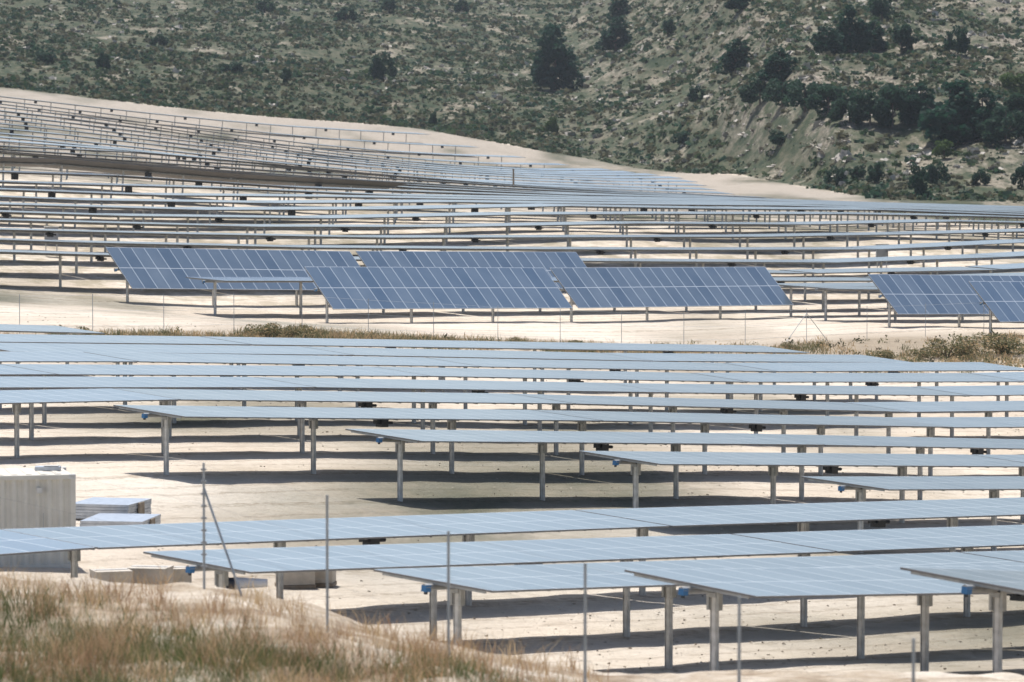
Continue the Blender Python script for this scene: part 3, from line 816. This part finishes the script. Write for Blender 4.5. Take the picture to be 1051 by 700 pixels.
# distinct verge bushes
bmesh_c = []
for i in range(3):
    r_ = random.Random(40 + i); lobes = [(r_.uniform(-.45, .45), r_.uniform(-.3, .3), r_.uniform(.2, .6), r_.uniform(.2, .38)) for _ in range(9)]
    c = crown_pts(lobes, 1800); c = c[c[:, 2] > 0]; bmesh_c.append((quads_mesh('foliage', c, nr.uniform(.6, 1.3, len(c)) * .026, (nr.rand(len(c)) > .75) * 1, [m_bush, m_straw], up=1.5)))
b = MB()
for i in range(5): b.tube((0, 0, -.05), (math.cos(i * 1.3) * .2, math.sin(i * 1.3) * .2, .45), .02, .006, m_bark, 5)
me_stem = b.mesh('stems')
BUSH = [(75, 20, 'leftmost olive bush on the road verge'), (98, 14, 'small olive bush second from left on the verge'), (272, 18, 'broad olive bush above the left part of the near rows'),
        (310, 16, 'olive bush right beside the broad one on the verge'), (531, 12, 'rounded green bush on the verge near the centre'), (592, 12, 'low green bush on the verge right of the rounded one'),
        (686, 10, 'small upright bush alone on the verge'), (810, 9, 'low green bush at the end of the shortest near row'), (905, 14, 'dark brown bush at the left of the dry bank'),
        (972, 22, 'largest dark bush on the dry bank at right'), (1030, 24, 'brown bush on the dry bank near the right edge'), (945, 13, 'small bush between two larger ones on the dry bank')]
for i, (px, hp, lab) in enumerate(BUSH):
    v = 181. if px < 820 else 173.0
    x, y, _ = on_row(v, px); z = hz(x, y) + CZ; s = hp / (F / y) * 1.25
    r = empty('verge_bush', (x, y, z), rng.uniform(0, 6)); r.scale = (s * 1.5, s * 1.5, s); tag(r, lab, 'bush', 'bushes along the dirt road')
    link('foliage', bmesh_c[i % 3], r); link('stems', me_stem, r)

# grasses on the near bank
def grass(name, n_, mats, hrange, keep, width, label, tuft=14, spread=.16, sampler=None):
    yy = nr.uniform(50, 93, n_); x = (nr.uniform(0, 1, n_) * 2 - 1) * (yy * .118 + 2)
    if sampler: x, yy = sampler(n_)
    k = nr.uniform(0, 1, n_) < keep(x, yy); x, yy = x[k], yy[k]; m_ = len(x)
    hh = nr.uniform(*hrange, m_)
    X = np.repeat(x, tuft) + nr.normal(0, spread, m_ * tuft); Y = np.repeat(yy, tuft) + nr.normal(0, spread, m_ * tuft)
    Z = height(X, Y) + CZ - .03; H = np.repeat(hh, tuft) * nr.uniform(.5, 1.15, m_ * tuft)
    lean = nr.normal(0, .45, (m_ * tuft, 2)) * H[:, None]; a = nr.uniform(0, math.pi, m_ * tuft); w = width * nr.uniform(.6, 1.4, m_ * tuft)
    dx, dy = np.cos(a) * w, np.sin(a) * w
    p0 = np.c_[X - dx, Y - dy, Z]; p1 = np.c_[X + dx, Y + dy, Z]
    p2 = np.c_[X + dx * .8 + lean[:, 0] * .4, Y + dy * .8 + lean[:, 1] * .4, Z + H * .6]; p3 = np.c_[X - dx * .8 + lean[:, 0] * .4, Y - dy * .8 + lean[:, 1] * .4, Z + H * .6]
    p4 = np.c_[X + lean[:, 0], Y + lean[:, 1], Z + H]
    nn = len(X); v = np.stack([p0, p1, p2, p3, p4], 1).reshape(-1, 3); i0 = np.arange(nn) * 5
    q4 = np.stack([i0, i0 + 1, i0 + 2, i0 + 3], 1); q3 = np.stack([i0 + 3, i0 + 2, i0 + 4], 1)
    loops = np.concatenate([q4.ravel(), q3.ravel()])
    me = bpy.data.meshes.new(name); me.vertices.add(len(v)); me.vertices.foreach_set('co', v.ravel()); me.loops.add(len(loops)); me.polygons.add(2 * nn)
    me.loops.foreach_set('vertex_index', loops); me.polygons.foreach_set('loop_start', np.r_[np.arange(nn) * 4, nn * 4 + np.arange(nn) * 3]); me.polygons.foreach_set('loop_total', np.r_[np.full(nn, 4), np.full(nn, 3)])
    for m in mats: me.materials.append(m)
    mi = np.repeat((nr.uniform(0, 1, m_) * len(mats)).astype(np.int32), tuft); me.polygons.foreach_set('material_index', np.r_[mi, mi]); me.update()
    tag(link(name, me), label, 'grass', kind='stuff')
def pxy(x, y):
    z = -9.45; return x / y * F + 525.5, 60 + 9.45 * F / y
def dens(x, y, a):
    px, py = pxy(x, y); lim = np.interp(px, [0, 100, 200, 300, 400, 500, 620, 700], [600, 612, 628, 650, 668, 680, 692, 720])
    return np.clip((py - lim) / 40 + .3 * a, 0, 1)
grass('russet_grass', 15000, [m_rust, m_rust, m_straw, m_rust], (.25, .7), lambda x, y: np.clip(dens(x, y, .6) * (.12 + 2.4 * fbm(x / 1.3, y / 3, 3)), 0, 1), .0045, 'dry russet grass on the near bank')
grass('green_grass', 16000, [m_weed, m_weed, m_bush], (.2, .5), lambda x, y: np.clip(dens(x, y, 0) * (.42 + .8 * ss(300, 40, pxy(x, y)[0]) + 1.9 * fbm(x / 2.2 + 9, y / 4, 3) + .9 * ss(620, 700, pxy(x, y)[1]) * ss(420, 0, pxy(x, y)[0])), 0, 1), .0045, 'green weeds among the dry grass on the near bank')
grass('straw_tufts', 8000, [m_straw, m_rust, m_straw], (.25, .65), lambda x, y: np.clip((pxy(x, y)[0] < 620) * (-.05 + 1.9 * fbm(x / 1.1 + 4, y / 2.5, 2) + .25 * ss(330, 60, pxy(x, y)[0])), 0, .8), .005, 'straw coloured tufts on pale soil by the fence', 14, .12)

def vs(n_):
    px = nr.uniform(0, 1080, n_); v = nr.normal(181.5, 1.5, n_); k = px > 850; v[k] = nr.uniform(166, 182, k.sum())
    dx = (px - 525.5) / F; Y = v / (ct - st * dx); return dx * Y, Y
def vk(x, y):
    px = x / y * F + 525.5
    cl = np.interp(px, [0, 45, 60, 110, 125, 235, 255, 330, 345, 430, 470, 490, 500, 545, 560, 612, 625, 690, 740, 790, 860, 900, 1060], [.1, .3, .9, .9, .5, .5, .95, .9, .6, .7, .4, .4, .7, .7, .4, .6, .1, .3, .1, .15, .15, .3, .4])
    return np.clip(cl * (.5 + 1.3 * fbm(x / 3., y / 5., 2)), 0, 1)
grass('verge_grass', 12000, [m_bush, m_straw, m_bush, m_straw], (.15, .55), vk, .018, 'straw and olive grass along the edge of the dirt road', 14, .25, vs)

# ------------------------------------------------------------------ haze
b = MB(); mh = bpy.data.materials.new('haze'); mh.use_nodes = True; t_ = mh.node_tree; t_.nodes.clear()
mo = t_.nodes.new('ShaderNodeOutputMaterial'); pv = t_.nodes.new('ShaderNodeVolumePrincipled')
pv.inputs['Color'].default_value = (.82, .90, 1, 1); pv.inputs['Density'].default_value = .00005; pv.inputs['Anisotropy'].default_value = .2
t_.links.new(pv.outputs[0], mo.inputs['Volume'])
zmin = -40; zmax = 260
b.box((0, 1375, (zmin + zmax) / 2), (3100, 3550, zmax - zmin), mh); o = b.build('haze'); tag(o, kind='stuff')
